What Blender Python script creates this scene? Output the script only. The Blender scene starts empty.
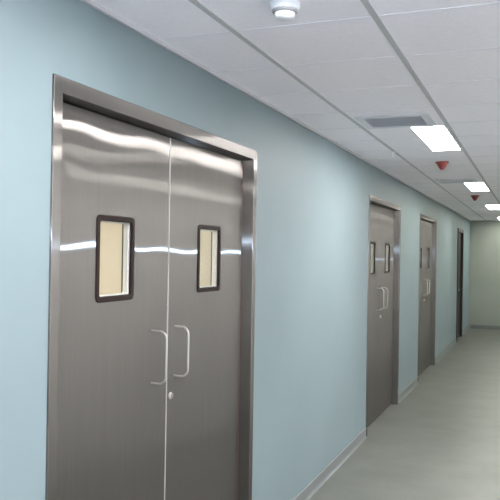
import bpy, bmesh, math, random
from mathutils import Vector, Matrix
random.seed(7)
S = bpy.context.scene
COL = S.collection

# ------------------------------------------------------------------ helpers
class MB:
    """collects shapes into one mesh object"""
    def __init__(s): s.bm = bmesh.new()
    def box(s, x0, x1, y0, y1, z0, z1, bev=0.0, seg=2):
        r = bmesh.ops.create_cube(s.bm, size=1.0)
        vs = r['verts']
        for v in vs:
            v.co = Vector((x0 + (v.co.x + .5) * (x1 - x0), y0 + (v.co.y + .5) * (y1 - y0), z0 + (v.co.z + .5) * (z1 - z0)))
        if bev > 0:
            es = list({e for v in vs for e in v.link_edges})
            bmesh.ops.bevel(s.bm, geom=es, offset=bev, segments=seg, affect='EDGES', profile=.5)
        return s
    def lathe(s, prof, center=(0, 0, 0), axis='Z', n=40):
        """prof: list of (radius, height)"""
        rings = []
        for r, hh in prof:
            ring = []
            for k in range(n):
                a = 2 * math.pi * k / n
                p = (r * math.cos(a), r * math.sin(a), hh)
                if axis == 'X': p = (hh, p[0], p[1])
                ring.append(s.bm.verts.new(Vector(p) + Vector(center)))
            rings.append(ring)
        for a, b in zip(rings, rings[1:]):
            for k in range(n):
                s.bm.faces.new((a[k], a[(k + 1) % n], b[(k + 1) % n], b[k]))
        s.bm.faces.new(rings[0][::-1]); s.bm.faces.new(rings[-1])
        return s
    def tube(s, pts, r, n=14):
        pts = [Vector(p) for p in pts]
        rings = []
        nrm = None
        for i, p in enumerate(pts):
            t = (pts[min(i + 1, len(pts) - 1)] - pts[max(i - 1, 0)]).normalized()
            if nrm is None:
                nrm = t.orthogonal().normalized()
            nrm = (nrm - t * nrm.dot(t)).normalized()
            b = t.cross(nrm)
            rings.append([s.bm.verts.new(p + r * (math.cos(2 * math.pi * k / n) * nrm + math.sin(2 * math.pi * k / n) * b)) for k in range(n)])
        for a, b in zip(rings, rings[1:]):
            for k in range(n):
                s.bm.faces.new((a[k], a[(k + 1) % n], b[(k + 1) % n], b[k]))
        s.bm.faces.new(rings[0][::-1]); s.bm.faces.new(rings[-1])
        return s
    def ring(s, y0, y1, z0, z1, w, x0, x1, r_out, r_in, n=6):
        """rounded rectangular ring in the y-z plane, from x0 to x1"""
        def loop(a0, a1, b0, b1, r):
            out = []
            for cy, cz, st in ((a1 - r, b1 - r, 0), (a0 + r, b1 - r, 90), (a0 + r, b0 + r, 180), (a1 - r, b0 + r, 270)):
                for k in range(n + 1):
                    an = math.radians(st + 90 * k / n)
                    out.append((cy + r * math.cos(an), cz + r * math.sin(an)))
            return out
        o = loop(y0, y1, z0, z1, r_out); i = loop(y0 + w, y1 - w, z0 + w, z1 - w, r_in)
        b = min(.003, w * .25, abs(x1 - x0) * .4)
        ob = loop(y0 + b, y1 - b, z0 + b, z1 - b, max(r_out - b, .001)); ib = loop(y0 + w - b, y1 - w + b, z0 + w - b, z1 - w + b, r_in + b)
        L = []
        for lp, x in ((o, x0), (o, x1 - b), (ob, x1), (ib, x1), (i, x1 - b), (i, x0)):
            L.append([s.bm.verts.new((x, p[0], p[1])) for p in lp])
        m = len(o)
        for a, c in zip(L, L[1:] + L[:1]):
            for k in range(m):
                s.bm.faces.new((a[k], a[(k + 1) % m], c[(k + 1) % m], c[k]))
        return s
    def build(s, name, mat, parent=None, smooth=False, origin=None):
        bmesh.ops.recalc_face_normals(s.bm, faces=s.bm.faces)
        me = bpy.data.meshes.new(name)
        if origin is not None and parent is None:
            bmesh.ops.translate(s.bm, verts=s.bm.verts, vec=-Vector(origin))
        s.bm.to_mesh(me); s.bm.free()
        if smooth:
            for p in me.polygons: p.use_smooth = True
            me.set_sharp_from_angle(angle=math.radians(38))
        me.materials.append(mat)
        o = bpy.data.objects.new(name, me); COL.objects.link(o)
        if parent is not None: o.parent = parent
        elif origin is not None: o.location = origin
        return o

def tag(o, label=None, cat=None, group=None, kind=None):
    if label: o['label'] = label
    if cat: o['category'] = cat
    if group: o['group'] = group
    if kind: o['kind'] = kind
    return o
def empty(name, loc=(0, 0, 0)):
    o = bpy.data.objects.new(name, None); COL.objects.link(o); o.location = loc
    o.empty_display_size = .1
    return o
def copy_tree(o, parent=None):
    c = o.copy(); COL.objects.link(c)
    if parent is not None: c.parent = parent
    for ch in list(o.children): copy_tree(ch, c)
    return c

def lin(r, g, b):
    f = lambda c: (c / 255) / 12.92 if c / 255 <= .04045 else ((c / 255 + .055) / 1.055) ** 2.4
    return (f(r), f(g), f(b), 1)

# ------------------------------------------------------------------ materials
def base(name, col, rough=.5, metal=0.0, spec=.5):
    m = bpy.data.materials.new(name); m.use_nodes = True
    nt = m.node_tree; p = nt.nodes['Principled BSDF']
    p.inputs['Base Color'].default_value = col
    p.inputs['Roughness'].default_value = rough
    p.inputs['Metallic'].default_value = metal
    p.inputs['Specular IOR Level'].default_value = spec
    return m, nt, p
def noise(nt, scale, detail=3, rough=.5, vec_scale=None, seed=0):
    tc = nt.nodes.new('ShaderNodeTexCoord'); mp = nt.nodes.new('ShaderNodeMapping')
    nt.links.new(tc.outputs['Object'], mp.inputs['Vector'])
    if vec_scale: mp.inputs['Scale'].default_value = vec_scale
    mp.inputs['Location'].default_value = (seed, seed * 1.7, seed * .3)
    n = nt.nodes.new('ShaderNodeTexNoise')
    n.inputs['Scale'].default_value = scale; n.inputs['Detail'].default_value = detail; n.inputs['Roughness'].default_value = rough
    nt.links.new(mp.outputs['Vector'], n.inputs['Vector'])
    return n
def ramp(nt, src, stops):
    r = nt.nodes.new('ShaderNodeValToRGB')
    e = r.color_ramp.elements
    while len(e) < len(stops): e.new(.5)
    for el, (pos, c) in zip(e, stops): el.position = pos; el.color = c
    nt.links.new(src, r.inputs['Fac'])
    return r
def bump(nt, p, src, strength, dist):
    b = nt.nodes.new('ShaderNodeBump'); b.inputs['Strength'].default_value = strength; b.inputs['Distance'].default_value = dist
    nt.links.new(src, b.inputs['Height']); nt.links.new(b.outputs['Normal'], p.inputs['Normal'])
    return b
def shade(c, k): return (c[0] * k, c[1] * k, c[2] * k, 1)

def paint(name, col, var=.05, rough=.55, bs=.15):
    m, nt, p = base(name, col, rough, 0, .3)
    n = noise(nt, 1.6, 4); r = ramp(nt, n.outputs['Fac'], [(.3, shade(col, 1 - var)), (.7, shade(col, 1 + var))])
    nt.links.new(r.outputs['Color'], p.inputs['Base Color'])
    n2 = noise(nt, 160, 3); bump(nt, p, n2.outputs['Fac'], bs, .002)
    return m

WALL_C = (0.143, 0.190, 0.207, 1)
M = {}
M['wall'] = paint('wall_paint_light_blue', WALL_C)
M['wall_end'] = paint('wall_paint_end', (.21, .23, .21, 1))
M['wall_beige'] = paint('wall_paint_white', (.91, .91, .91, 1))
M['wall_ward'] = paint('ward_paint_beige', (.74, .67, .56, 1))
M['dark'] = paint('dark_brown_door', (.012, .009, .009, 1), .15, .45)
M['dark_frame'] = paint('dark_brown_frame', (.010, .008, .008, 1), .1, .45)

# ceiling mineral fibre
m, nt, p = base('ceiling_tile', (.80, .80, .84, 1), .9, 0, .1)
n = noise(nt, 55, 5, .7); r = ramp(nt, n.outputs['Fac'], [(.35, (.93, .90, .96, 1)), (.6, (.98, .955, 1.0, 1))])
nt.links.new(r.outputs['Color'], p.inputs['Base Color'])
n2 = noise(nt, 140, 4, .7); bump(nt, p, n2.outputs['Fac'], .35, .003)
M['ceiling'] = m
M['grid'] = base('grid_runner_grey', (.50, .50, .52, 1), .5)[0]
M['tee'] = base('cross_tee_white', (.84, .83, .88, 1), .5)[0]
M['white'] = base('white_plastic', (.86, .88, .92, 1), .35)[0]
M['lens_dark'] = base('detector_slot', (.30, .31, .33, 1), .5)[0]
M['red'] = base('red_plastic', (.27, .05, .045, 1), .35)[0]
M['enamel'] = base('white_enamel', (.78, .79, .80, 1), .4)[0]
M['grille'] = base('grille_grey', (.70, .71, .75, 1), .45)[0]
M['duct'] = base('duct_inside', (.4, .4, .45, 1), .8)[0]
M['rubber'] = base('brown_black_rubber', (.012, .007, .006, 1), .6, 0, .12)[0]
M['seal'] = base('reddish_brown_seal', (.13, .05, .04, 1), .6)[0]
M['reveal'] = base('panel_reveal_steel', (.72, .72, .72, 1), .35, .3)[0]
M['handle'] = base('satin_steel', (.46, .45, .435, 1), .42, .8)[0]
M['edge'] = base('bright_steel_edge', (.42, .41, .40, 1), .4, .5)[0]

# vinyl floor
m, nt, p = base('vinyl_floor', (.3, .34, .29, 1), .42, 0, .4)
n = noise(nt, 2.2, 6, .62); n3 = noise(nt, 120, 2, .6, seed=3)
r = ramp(nt, n.outputs['Fac'], [(.3, (.076, .083, .074, 1)), (.7, (.112, .120, .107, 1))])
r3 = ramp(nt, n3.outputs['Fac'], [(.3, (.91, .91, .91, 1)), (.7, (1.1, 1.1, 1.1, 1))])
mx = nt.nodes.new('ShaderNodeMix'); mx.data_type = 'RGBA'; mx.blend_type = 'MULTIPLY'; mx.inputs['Factor'].default_value = 1
nt.links.new(r.outputs['Color'], mx.inputs['A']); nt.links.new(r3.outputs['Color'], mx.inputs['B'])
nt.links.new(mx.outputs['Result'], p.inputs['Base Color'])
n4 = noise(nt, 9, 3, .5, seed=5); bump(nt, p, n4.outputs['Fac'], .12, .004)
M['floor'] = m
M['skirt'] = paint('vinyl_skirting', (.122, .136, .138, 1), .04, .6)

# brushed stainless steel (vertical grain): highlights stretch sideways
def steel(name, col, alpha, aniso, soft, soft_mix, warp=.0):
    m = bpy.data.materials.new(name); m.use_nodes = True; nt = m.node_tree
    nt.nodes.remove(nt.nodes['Principled BSDF'])
    geo = nt.nodes.new('ShaderNodeNewGeometry')
    cr = nt.nodes.new('ShaderNodeVectorMath'); cr.operation = 'CROSS_PRODUCT'
    cr.inputs[1].default_value = (0.02, 0.01, 1.0)
    nt.links.new(geo.outputs['Normal'], cr.inputs[0])
    n = noise(nt, 1.0, 4, .6, vec_scale=(220, 220, 2.5))
    r = ramp(nt, n.outputs['Fac'], [(.3, shade(col, .94)), (.7, shade(col, 1.06))])
    nb = noise(nt, .9, 2, .5, seed=2)                       # smudges from cleaning
    r2 = ramp(nt, nb.outputs['Fac'], [(.3, (.94, .94, .94, 1)), (.75, (1.05, 1.05, 1.05, 1))])
    mx = nt.nodes.new('ShaderNodeMix'); mx.data_type = 'RGBA'; mx.blend_type = 'MULTIPLY'; mx.inputs['Factor'].default_value = 1
    nt.links.new(r.outputs['Color'], mx.inputs['A']); nt.links.new(r2.outputs['Color'], mx.inputs['B'])
    g1 = nt.nodes.new('ShaderNodeBsdfAnisotropic'); g1.distribution = 'MULTI_GGX'
    g1.inputs['Roughness'].default_value = math.sqrt(alpha); g1.inputs['Anisotropy'].default_value = aniso
    nt.links.new(cr.outputs['Vector'], g1.inputs['Tangent'])
    g2 = nt.nodes.new('ShaderNodeBsdfAnisotropic'); g2.distribution = 'MULTI_GGX'
    g2.inputs['Roughness'].default_value = soft
    ms = nt.nodes.new('ShaderNodeMixShader'); ms.inputs['Fac'].default_value = soft_mix
    for g in (g1, g2): nt.links.new(mx.outputs['Result'], g.inputs['Color'])
    nt.links.new(g1.outputs['BSDF'], ms.inputs[1]); nt.links.new(g2.outputs['BSDF'], ms.inputs[2])
    nt.links.new(ms.outputs['Shader'], nt.nodes['Material Output'].inputs['Surface'])
    if warp:
        nw = noise(nt, 2.6, 1, .4, vec_scale=(1, 1, .8), seed=9)
        bp = nt.nodes.new('ShaderNodeBump'); bp.inputs['Strength'].default_value = 1; bp.inputs['Distance'].default_value = warp
        nt.links.new(nw.outputs['Fac'], bp.inputs['Height'])
        for g in (g1, g2): nt.links.new(bp.outputs['Normal'], g.inputs['Normal'])
    return m
M['steel'] = steel('brushed_steel_leaf', (.192, .187, .176, 1), .05, -.972, .55, .45, warp=.006)
M['steel_frame'] = steel('brushed_steel_frame', (.20, .193, .183, 1), .042, -.88, .5, .35)

# window glass: clear with a mirror reflection at grazing angles
m = bpy.data.materials.new('vision_glass'); m.use_nodes = True; nt = m.node_tree
nt.nodes.remove(nt.nodes['Principled BSDF'])
tr = nt.nodes.new('ShaderNodeBsdfTransparent'); tr.inputs['Color'].default_value = (.93, .94, .92, 1)
gl = nt.nodes.new('ShaderNodeBsdfGlossy'); gl.inputs['Roughness'].default_value = .04
lw = nt.nodes.new('ShaderNodeLayerWeight')
pw = nt.nodes.new('ShaderNodeMath'); pw.operation = 'POWER'; pw.inputs[1].default_value = 4.0
fr = nt.nodes.new('ShaderNodeMath'); fr.operation = 'MULTIPLY_ADD'; fr.inputs[1].default_value = .9; fr.inputs[2].default_value = .04
nt.links.new(lw.outputs['Facing'], pw.inputs[0]); nt.links.new(pw.outputs[0], fr.inputs[0])
ms = nt.nodes.new('ShaderNodeMixShader')
nt.links.new(fr.outputs[0], ms.inputs['Fac']); nt.links.new(tr.outputs['BSDF'], ms.inputs[1]); nt.links.new(gl.outputs['BSDF'], ms.inputs[2])
nt.links.new(ms.outputs['Shader'], nt.nodes['Material Output'].inputs['Surface'])
M['glass'] = m

def emit(name, col, strength):
    m = bpy.data.materials.new(name); m.use_nodes = True; nt = m.node_tree
    nt.nodes.remove(nt.nodes['Principled BSDF'])
    e = nt.nodes.new('ShaderNodeEmission'); e.inputs['Color'].default_value = col; e.inputs['Strength'].default_value = strength
    nt.links.new(e.outputs['Emission'], nt.nodes['Material Output'].inputs['Surface'])
    return m
NEUTRAL, GREENISH = (1.0, .96, .95, 1), (1.0, .99, .87, 1)
LAMPS = {(0, 0): emit('fluorescent_diffuser', NEUTRAL, 64.0), (1, 0): emit('fluorescent_diffuser_added_near', NEUTRAL, 162.0),  # row along the white wall is added fill, set stronger
         (0, 1): emit('fluorescent_diffuser_far_dim', GREENISH, 37.0), (1, 1): emit('fluorescent_diffuser_added_far', GREENISH, 66.0)}  # far panels set dimmer only to balance brightness along the corridor

# ------------------------------------------------------------------ dimensions
H = 2.57                       # ceiling
CAM = Vector((1.459, 0.0, 1.70))
W = 3.07                       # corridor width
Y0, Y1 = -4.2, 17.9            # back and end walls
DTOP = 2.272                   # top of the steel frames
DOORS = [(1.920, 3.742), (6.665, 8.335), (9.835, 11.560)]
DARK = (14.86, 15.98)
REC = .057                     # leaf is set back by this much
JW = .048                      # jamb face width

# ------------------------------------------------------------------ room shell
mb = MB(); y = Y0
for a, b in DOORS + [DARK]:
    a2, b2 = a + .02, b - .02
    mb.box(-.2, 0, y, a2, 0, H); mb.box(-.2, 0, a2, b2, DTOP - .02, H); y = b2
mb.box(-.2, 0, y, Y1 + .2, 0, H)
tag(mb.build('wall_left', M['wall']), 'long light blue painted corridor wall with the steel doors', 'wall', kind='structure')
tag(MB().box(0, W, Y1, Y1 + .2, 0, H).build('wall_end', M['wall_end']), 'plain pale grey-green wall closing the far end of the corridor', 'wall', kind='structure')
tag(MB().box(W, W + .2, Y0, Y1 + .2, 0, H).build('wall_right', M['wall_beige']), 'white corridor wall facing the steel doors', 'wall', kind='structure')
tag(MB().box(-.2, W + .2, Y0 - .2, Y0, 0, H).build('wall_back', M['wall_beige']), 'white corridor wall behind the viewer', 'wall', kind='structure')
tag(MB().box(-.2, W + .2, Y0 - .2, Y1 + .2, -.1, 0).build('floor', M['floor']), 'grey-green vinyl corridor floor with faint mottling', 'floor', kind='structure')

ceil = tag(MB().box(-.2, W + .2, Y0 - .2, Y1 + .2, H, H + .1).build('ceiling', M['ceiling']), 'white suspended ceiling of mineral fibre tiles in a metal grid', 'ceiling', kind='structure')
GX = [.350 + .555 * k for k in range(5)]
for gx in GX:
    MB().box(gx - .012, gx + .012, Y0, Y1, H - .004, H + .002).build('grid_runner', M['grid'], ceil)
P = .558; n0 = math.floor((Y0 - 2.59) / P) + 1
yy = 2.59 + n0 * P
while yy < Y1 - .05:
    MB().box(.012, W, yy - .004, yy + .004, H - .0025, H + .002).build('cross_tee', M['tee'], ceil)
    yy += P
tag(MB().box(0, .014, Y0, Y1, H - .014, H).build('trim_1', M['grid']), 'thin pale wall angle where the ceiling meets the blue wall', 'trim', kind='structure')

# coved vinyl skirting
def skirt_prof(mb, ya, yb):
    pts = [(0, 0), (.016, 0), (.012, .004), (.009, .009), (.006, .018), (.005, .030), (.005, .088), (0, .092)]
    A = [mb.bm.verts.new((x, ya, z)) for x, z in pts]; B = [mb.bm.verts.new((x, yb, z)) for x, z in pts]
    k = len(pts)
    for i in range(k): mb.bm.faces.new((A[i], A[(i + 1) % k], B[(i + 1) % k], B[i]))
    mb.bm.faces.new(A); mb.bm.faces.new(B[::-1])
mb = MB(); y = Y0
for a, b in DOORS + [DARK]:
    skirt_prof(mb, y, a); y = b
skirt_prof(mb, y, Y1)
tag(mb.build('baseboard_left', M['skirt']), 'coved grey vinyl skirting along the foot of the blue wall', 'baseboard', kind='structure')
tag(MB().box(.03, W, Y1 - .006, Y1, 0, .09).build('baseboard_end', M['skirt']), 'grey vinyl skirting along the foot of the far wall', 'baseboard', kind='structure')

# rooms behind the steel doors
tag(MB().box(-3.3, -.2, .9, 1.0, 0, H).box(-3.3, -3.2, 1.0, 12.6, 0, H).box(-3.2, -.2, 4.75, 4.85, 0, H).box(-3.2, -.2, 12.5, 12.6, 0, H)
    .build('wall_inner', M['wall_ward']), 'beige room walls seen through the door windows', 'wall', kind='structure')
tag(MB().box(-3.3, -.2, .9, 12.6, H, H + .1).build('ceiling_inner', M['ceiling']), 'white ceiling of the rooms behind the steel doors', 'ceiling', kind='structure')
tag(MB().box(-3.3, -.2, .9, 12.6, -.1, 0).build('floor_inner', M['floor']), 'vinyl floor of the rooms behind the steel doors', 'floor', kind='structure')

# ------------------------------------------------------------------ steel double doors
def holed_leaf(y0, y1, z0, z1, hy0, hy1, hz0, hz1, x0, x1):
    mb = MB(); bm = mb.bm
    ys = (y0, hy0, hy1, y1); zs = (z0, hz0, hz1, z1)
    for x, fl in ((x1, 0), (x0, 1)):
        g = [[bm.verts.new((x, a, b)) for b in zs] for a in ys]
        for i in range(3):
            for j in range(3):
                if i == 1 and j == 1: continue
                f = (g[i][j], g[i + 1][j], g[i + 1][j + 1], g[i][j + 1])
                bm.faces.new(f if not fl else f[::-1])
        if fl == 0: G = g
        else: B = g
    def side(c0, c1):
        (i, j), (k, l) = c0, c1
        bm.faces.new((G[i][j], G[k][l], B[k][l], B[i][j]))
    per = [(0, 0), (1, 0), (2, 0), (3, 0), (3, 1), (3, 2), (3, 3), (2, 3), (1, 3), (0, 3), (0, 2), (0, 1)]
    for a, b in zip(per, per[1:] + per[:1]): side(a, b)
    hol = [(1, 1), (2, 1), (2, 2), (1, 2)]
    for a, b in zip(hol, hol[1:] + hol[:1]): side(b, a)
    es = [e for e in bm.edges if all(abs(v.co.x - x1) < 1e-6 for v in e.verts) and (
        all(abs(v.co.y - y0) < 1e-6 for v in e.verts) or all(abs(v.co.y - y1) < 1e-6 for v in e.verts) or
        all(abs(v.co.z - z1) < 1e-6 for v in e.verts))]
    bmesh.ops.recalc_face_normals(bm, faces=bm.faces)
    bmesh.ops.bevel(bm, geom=es, offset=.004, segments=2, affect='EDGES', profile=.5)
    return mb

WZ0, WZ1, WW = 1.507, 1.837, .270
def double_door(idx, ya, yb, label, hoff=(-.140, .066)):
    w = yb - ya
    root = tag(empty('door_%d' % idx, (0, ya, 0)), label, 'door', kind='structure')
    # frame: jamb faces, head face and reveals, one folded steel section
    f = MB()
    for a, b in ((0, JW), (w - JW, w)):
        f.box(-.13, .008, a, b, 0, DTOP, .003)
    f.box(-.13, .0078, JW - .004, w - JW + .004, DTOP - .055, DTOP, .003)
    # stops behind the leaves
    f.box(-.128, -.105, JW, JW + .016, 0, DTOP - .055).box(-.128, -.105, w - JW - .016, w - JW, 0, DTOP - .055)
    f.box(-.128, -.105, JW, w - JW, DTOP - .075, DTOP - .05)
    f.build('door_frame', M['steel_frame'], root)
    x1, x0 = -REC, -REC - .036
    mid = w / 2 + .006
    ztop = DTOP - .060
    for k, (a, b) in enumerate(((JW + .004, mid - .0025), (mid + .0025, w - JW - .008))):
        c = (a + b) / 2
        hy0, hy1 = c - WW / 2 + .012, c + WW / 2 - .012
        leaf = holed_leaf(a, b, .008, ztop, hy0, hy1, WZ0 + .012, WZ1 - .012, x0, x1).build('door_leaf', M['steel'], root, smooth=False)
        MB().ring(c - WW / 2, c + WW / 2, WZ0, WZ1, .022, x1 - .004, x1 + .006, .022, .010).build('window_gasket', M['rubber'], leaf, smooth=True)
        MB().ring(c - WW / 2 + .012, c + WW / 2 - .012, WZ0 + .012, WZ1 - .012, .014, x0 + .003, x1 - .010, .010, .008).build('window_lining', M['reveal'], leaf, smooth=True)
        MB().box(x1 - .0105, x1 - .0045, hy0 + .001, hy1 - .001, WZ0 + .013, WZ1 - .013).build('window_glass', M['glass'], leaf)
        MB().ring(c - WW / 2, c + WW / 2, WZ0, WZ1, .022, x0 - .006, x0 + .0025, .022, .010).build('rear_gasket', M['rubber'], leaf, smooth=True)
        # D-shaped pull handle
        hy = mid + hoff[k]; za, zb = 1.143, 1.366; so = .072; rr = .034
        pts = [(x1 - .002, hy, zb)]
        for q in range(9):
            t = math.radians(90 * q / 8)
            pts.append((x1 + so - rr + rr * math.sin(t), hy, zb - rr + rr * math.cos(t)))
        for q in range(9):
            t = math.radians(90 * q / 8)
            pts.append((x1 + so - rr + rr * math.cos(t), hy, za + rr - rr * math.sin(t)))
        pts.append((x1 - .002, hy, za))
        hd = MB().tube(pts, .0045)
        hd.build('pull_handle', M['handle'], leaf, smooth=True)
        if k == 1:
            MB().lathe([(.016, -.001), (.016, .004), (.013, .007), (.008, .007), (.0075, .0055)], (x1, mid + .034, 1.058), 'X', 28) \
                .box(x1 + .004, x1 + .016, mid + .0325, mid + .0355, 1.049, 1.067, .001).build('lock_cylinder', M['handle'], leaf, smooth=True)
    if idx == 1: MB().box(x1 - .02, x1 + .0025, mid - .0024, mid + .0024, .01, ztop - .004, .001).build('meeting_edge', M['edge'], root)
    MB().box(-.092, -REC - .002, w - JW - .0075, w - JW - .0005, .01, ztop - .01).build('edge_seal', M['seal'], root)
    return root
double_door(1, *DOORS[0], 'nearest brushed steel double door, large in the left foreground')
double_door(2, *DOORS[1], 'middle brushed steel double door, second along the blue wall')
double_door(3, *DOORS[2], 'farthest brushed steel double door, last before the dark narrow door')

# dark timber door near the end
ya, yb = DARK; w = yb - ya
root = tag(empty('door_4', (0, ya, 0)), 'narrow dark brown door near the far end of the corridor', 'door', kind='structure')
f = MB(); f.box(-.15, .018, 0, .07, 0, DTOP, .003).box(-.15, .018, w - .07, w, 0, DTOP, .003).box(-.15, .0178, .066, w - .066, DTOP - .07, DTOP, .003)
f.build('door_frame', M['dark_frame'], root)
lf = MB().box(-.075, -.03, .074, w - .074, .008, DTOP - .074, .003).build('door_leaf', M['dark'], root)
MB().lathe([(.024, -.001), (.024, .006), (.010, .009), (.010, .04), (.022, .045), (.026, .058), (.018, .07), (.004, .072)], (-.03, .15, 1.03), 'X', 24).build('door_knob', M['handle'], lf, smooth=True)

# ------------------------------------------------------------------ ceiling fittings
LX0, LX1, LL, LP, LY = .655, .893, 1.16, 3.84, 4.87
def troffer(mat):
    root = empty('ceiling_light')
    w, l = LX1 - LX0, LL
    fr = MB()
    t = .012; z0, z1 = -.008, .001
    fr.box(0, t, 0, l, z0, z1, .0015).box(w - t, w, 0, l, z0, z1, .0015).box(t - .001, w - t + .001, 0, t, z0, z1, .0015).box(t - .001, w - t + .001, l - t, l, z0, z1, .0015)
    fr.build('light_frame', M['enamel'], root)
    MB().box(t - .002, w - t + .002, t - .002, l - t + .002, -.0055, -.0005).build('diffuser', mat, root)
    return root
LIGHT_LABELS = {0: 'nearest lit fluorescent panel, largest on the ceiling, behind the square air vent',
                1: 'second lit fluorescent panel along the ceiling, past the nearer red ceiling device',
                2: 'third lit fluorescent panel along the ceiling, past the farther red ceiling device',
                3: 'farthest lit fluorescent panel, a small bright patch by the end wall'}
protos = {q: troffer(m) for q, m in LAMPS.items()}
used = set()
for row, x in ((0, LX0), (1, W - LX1)):  # second row is added out of view to raise the ambient light
    for k in (0, 1, 2, 3, -1, -2):
        q = (row, 0 if k <= 0 else 1)
        o = copy_tree(protos[q]) if q in used else protos[q]
        used.add(q)
        o.location = (x, LY + k * LP, H)
        lab = LIGHT_LABELS.get(k) if row == 0 else 'added fluorescent panel along the white wall, out of view, brightening the corridor'
        tag(o, lab or 'lit fluorescent ceiling panel behind the viewer', 'ceiling light',
            'fluorescent panels along the blue wall side' if row == 0 and k >= 0 else 'fluorescent panels out of view')

def vent():
    root = empty('air_vent')
    w, l = .455, .415
    fr = MB(); t = .05; z0, z1 = -.012, .001
    fr.box(0, w, 0, t, z0, z1, .004).box(0, w, l - t, l, z0, z1, .004).box(0, t, t - .001, l - t + .001, z0, z1, .004).box(w - t, w, t - .001, l - t + .001, z0, z1, .004)
    fr.build('vent_frame', M['grille'], root)
    MB().box(t - .002, w - t + .002, t - .002, l - t + .002, -.002, .0005).build('vent_backing', M['duct'], root)
    n = 11
    for q in range(n):
        yq = t + (l - 2 * t) * (q + .5) / n
        sl = MB(); sl.box(t - .001, w - t + .001, -.011, .011, -.0008, .0008)
        bmesh.ops.rotate(sl.bm, verts=sl.bm.verts, cent=(0, 0, 0), matrix=Matrix.Rotation(math.radians(28), 3, 'X'))
        bmesh.ops.translate(sl.bm, verts=sl.bm.verts, vec=(0, yq, -.0075))
        sl.build('vent_slat', M['grille'], root)
    return root
v0 = vent(); v0.location = (.385, 4.435, H)
tag(v0, 'square grey louvred ceiling vent in front of the nearest lit panel', 'air vent', 'air vents on the corridor ceiling')
v1 = copy_tree(v0); v1.location = (.385, 4.435 + LP, H)
tag(v1, 'grey louvred ceiling vent farther off, in front of the second lit panel', 'air vent', 'air vents on the corridor ceiling')

def detector(loc):
    root = empty('smoke_detector', loc)
    MB().lathe([(.052, .001), (.052, -.014), (.050, -.020), (.044, -.024)], n=48).build('detector_base', M['white'], root, smooth=True)
    MB().lathe([(.045, -.022), (.044, -.030), (.036, -.034)], n=48).build('sensor_slot', M['lens_dark'], root, smooth=True)
    MB().lathe([(.034, -.030), (.036, -.036), (.034, -.046), (.028, -.052), (.012, -.054)], n=48).build('sensor_cap', M['white'], root, smooth=True)
    return root
tag(detector((.637, 2.362, H)), 'white round smoke detector on the near ceiling at the top edge', 'smoke detector')

def red_device(loc):
    root = empty('fire_sounder', loc)
    MB().lathe([(.060, .001), (.060, -.010), (.056, -.015), (.046, -.017)], n=40).build('sounder_base', M['red'], root, smooth=True)
    MB().lathe([(.047, -.015), (.043, -.030), (.028, -.054), (.015, -.070), (.006, -.074)], n=40).build('sounder_cone', M['red'], root, smooth=True)
    return root
r0 = red_device((.645, 6.80, H)); tag(r0, 'red conical ceiling device just past the nearest lit panel', 'fire sounder', 'red fire devices on the corridor ceiling')
r1 = copy_tree(r0); r1.location = (.645, 6.80 + LP, H); tag(r1, 'red conical ceiling device past the second lit panel', 'fire sounder', 'red fire devices on the corridor ceiling')

root = tag(empty('ceiling_sprinkler', (.335, 6.02, H)), 'small white ceiling sprinkler head beside the grey grid line', 'sprinkler')
MB().lathe([(.030, .001), (.030, -.004), (.022, -.008)], n=28).build('sprinkler_rosette', M['white'], root, smooth=True)
MB().lathe([(.012, -.006), (.012, -.024), (.008, -.028), (.007, -.046), (.010, -.048)], n=24).build('sprinkler_body', M['white'], root, smooth=True)
MB().lathe([(.020, -.047), (.021, -.050), (.012, -.052)], n=24).build('sprinkler_deflector', M['white'], root, smooth=True)

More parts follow.
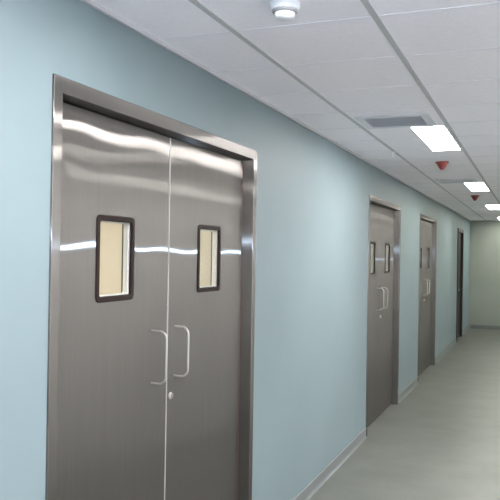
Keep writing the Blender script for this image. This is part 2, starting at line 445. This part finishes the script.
# ------------------------------------------------------------------ lights
def lamp(name, typ, loc, energy, col, **k):
    l = bpy.data.lights.new(name, typ); l.energy = energy; l.color = col
    for a, b in k.items(): setattr(l, a, b)
    o = bpy.data.objects.new(name, l); COL.objects.link(o); o.location = loc
    return o
FL = 96.0
fl = lamp('camera_flash', 'SPOT', (CAM.x + .03, CAM.y - .02, CAM.z + .075), FL, (.58, .75, 1.0), shadow_soft_size=.014, spot_size=math.radians(100), spot_blend=.8)
fl.rotation_euler = (math.radians(90.3), 0, math.radians(21.67))
for yq in (2.8, 7.5, 10.7):
    o = lamp('ward_lamp', 'AREA', (-1.7, yq, H - .03), 95, (1, .93, .80), shape='RECTANGLE', size=1.1, size_y=.5)

w = bpy.data.worlds.new('World'); S.world = w; w.use_nodes = True
w.node_tree.nodes['Background'].inputs['Color'].default_value = (.5, .55, .6, 1)
w.node_tree.nodes['Background'].inputs['Strength'].default_value = .05

# ------------------------------------------------------------------ camera
f_px = 720.0; roll = math.atan(.0157)
u0 = (536 - 250) * math.cos(roll) - (250 - 258) * math.sin(roll)
v0_ = (536 - 250) * math.sin(roll) + (250 - 258) * math.cos(roll)
th = math.atan(-v0_ / f_px); psi = math.atan(u0 / f_px * math.cos(th))
F = Vector((-math.sin(psi) * math.cos(th), math.cos(psi) * math.cos(th), math.sin(th)))
R = Vector((math.cos(psi), math.sin(psi), 0)); U = Vector((math.sin(psi) * math.sin(th), -math.cos(psi) * math.sin(th), math.cos(th)))
Rc = R * math.cos(roll) + U * math.sin(roll); Uc = -R * math.sin(roll) + U * math.cos(roll)
cd = bpy.data.cameras.new('Camera'); cd.sensor_width = 36; cd.lens = f_px / 500 * 36; cd.clip_start = .02; cd.clip_end = 100
cam = bpy.data.objects.new('Camera', cd); COL.objects.link(cam)
mat = Matrix((Rc, Uc, -F)).transposed().to_4x4(); mat.translation = CAM
cam.matrix_world = mat
S.camera = cam

S.view_settings.view_transform = 'Standard'; S.view_settings.look = 'None'
S.view_settings.gamma = 1; S.view_settings.use_curve_mapping = False
S.view_settings.exposure = 0.0
S.cycles.use_denoising = True
S.cycles.max_bounces = 10; S.cycles.diffuse_bounces = 6; S.cycles.glossy_bounces = 5
S.cycles.sample_clamp_indirect = 8
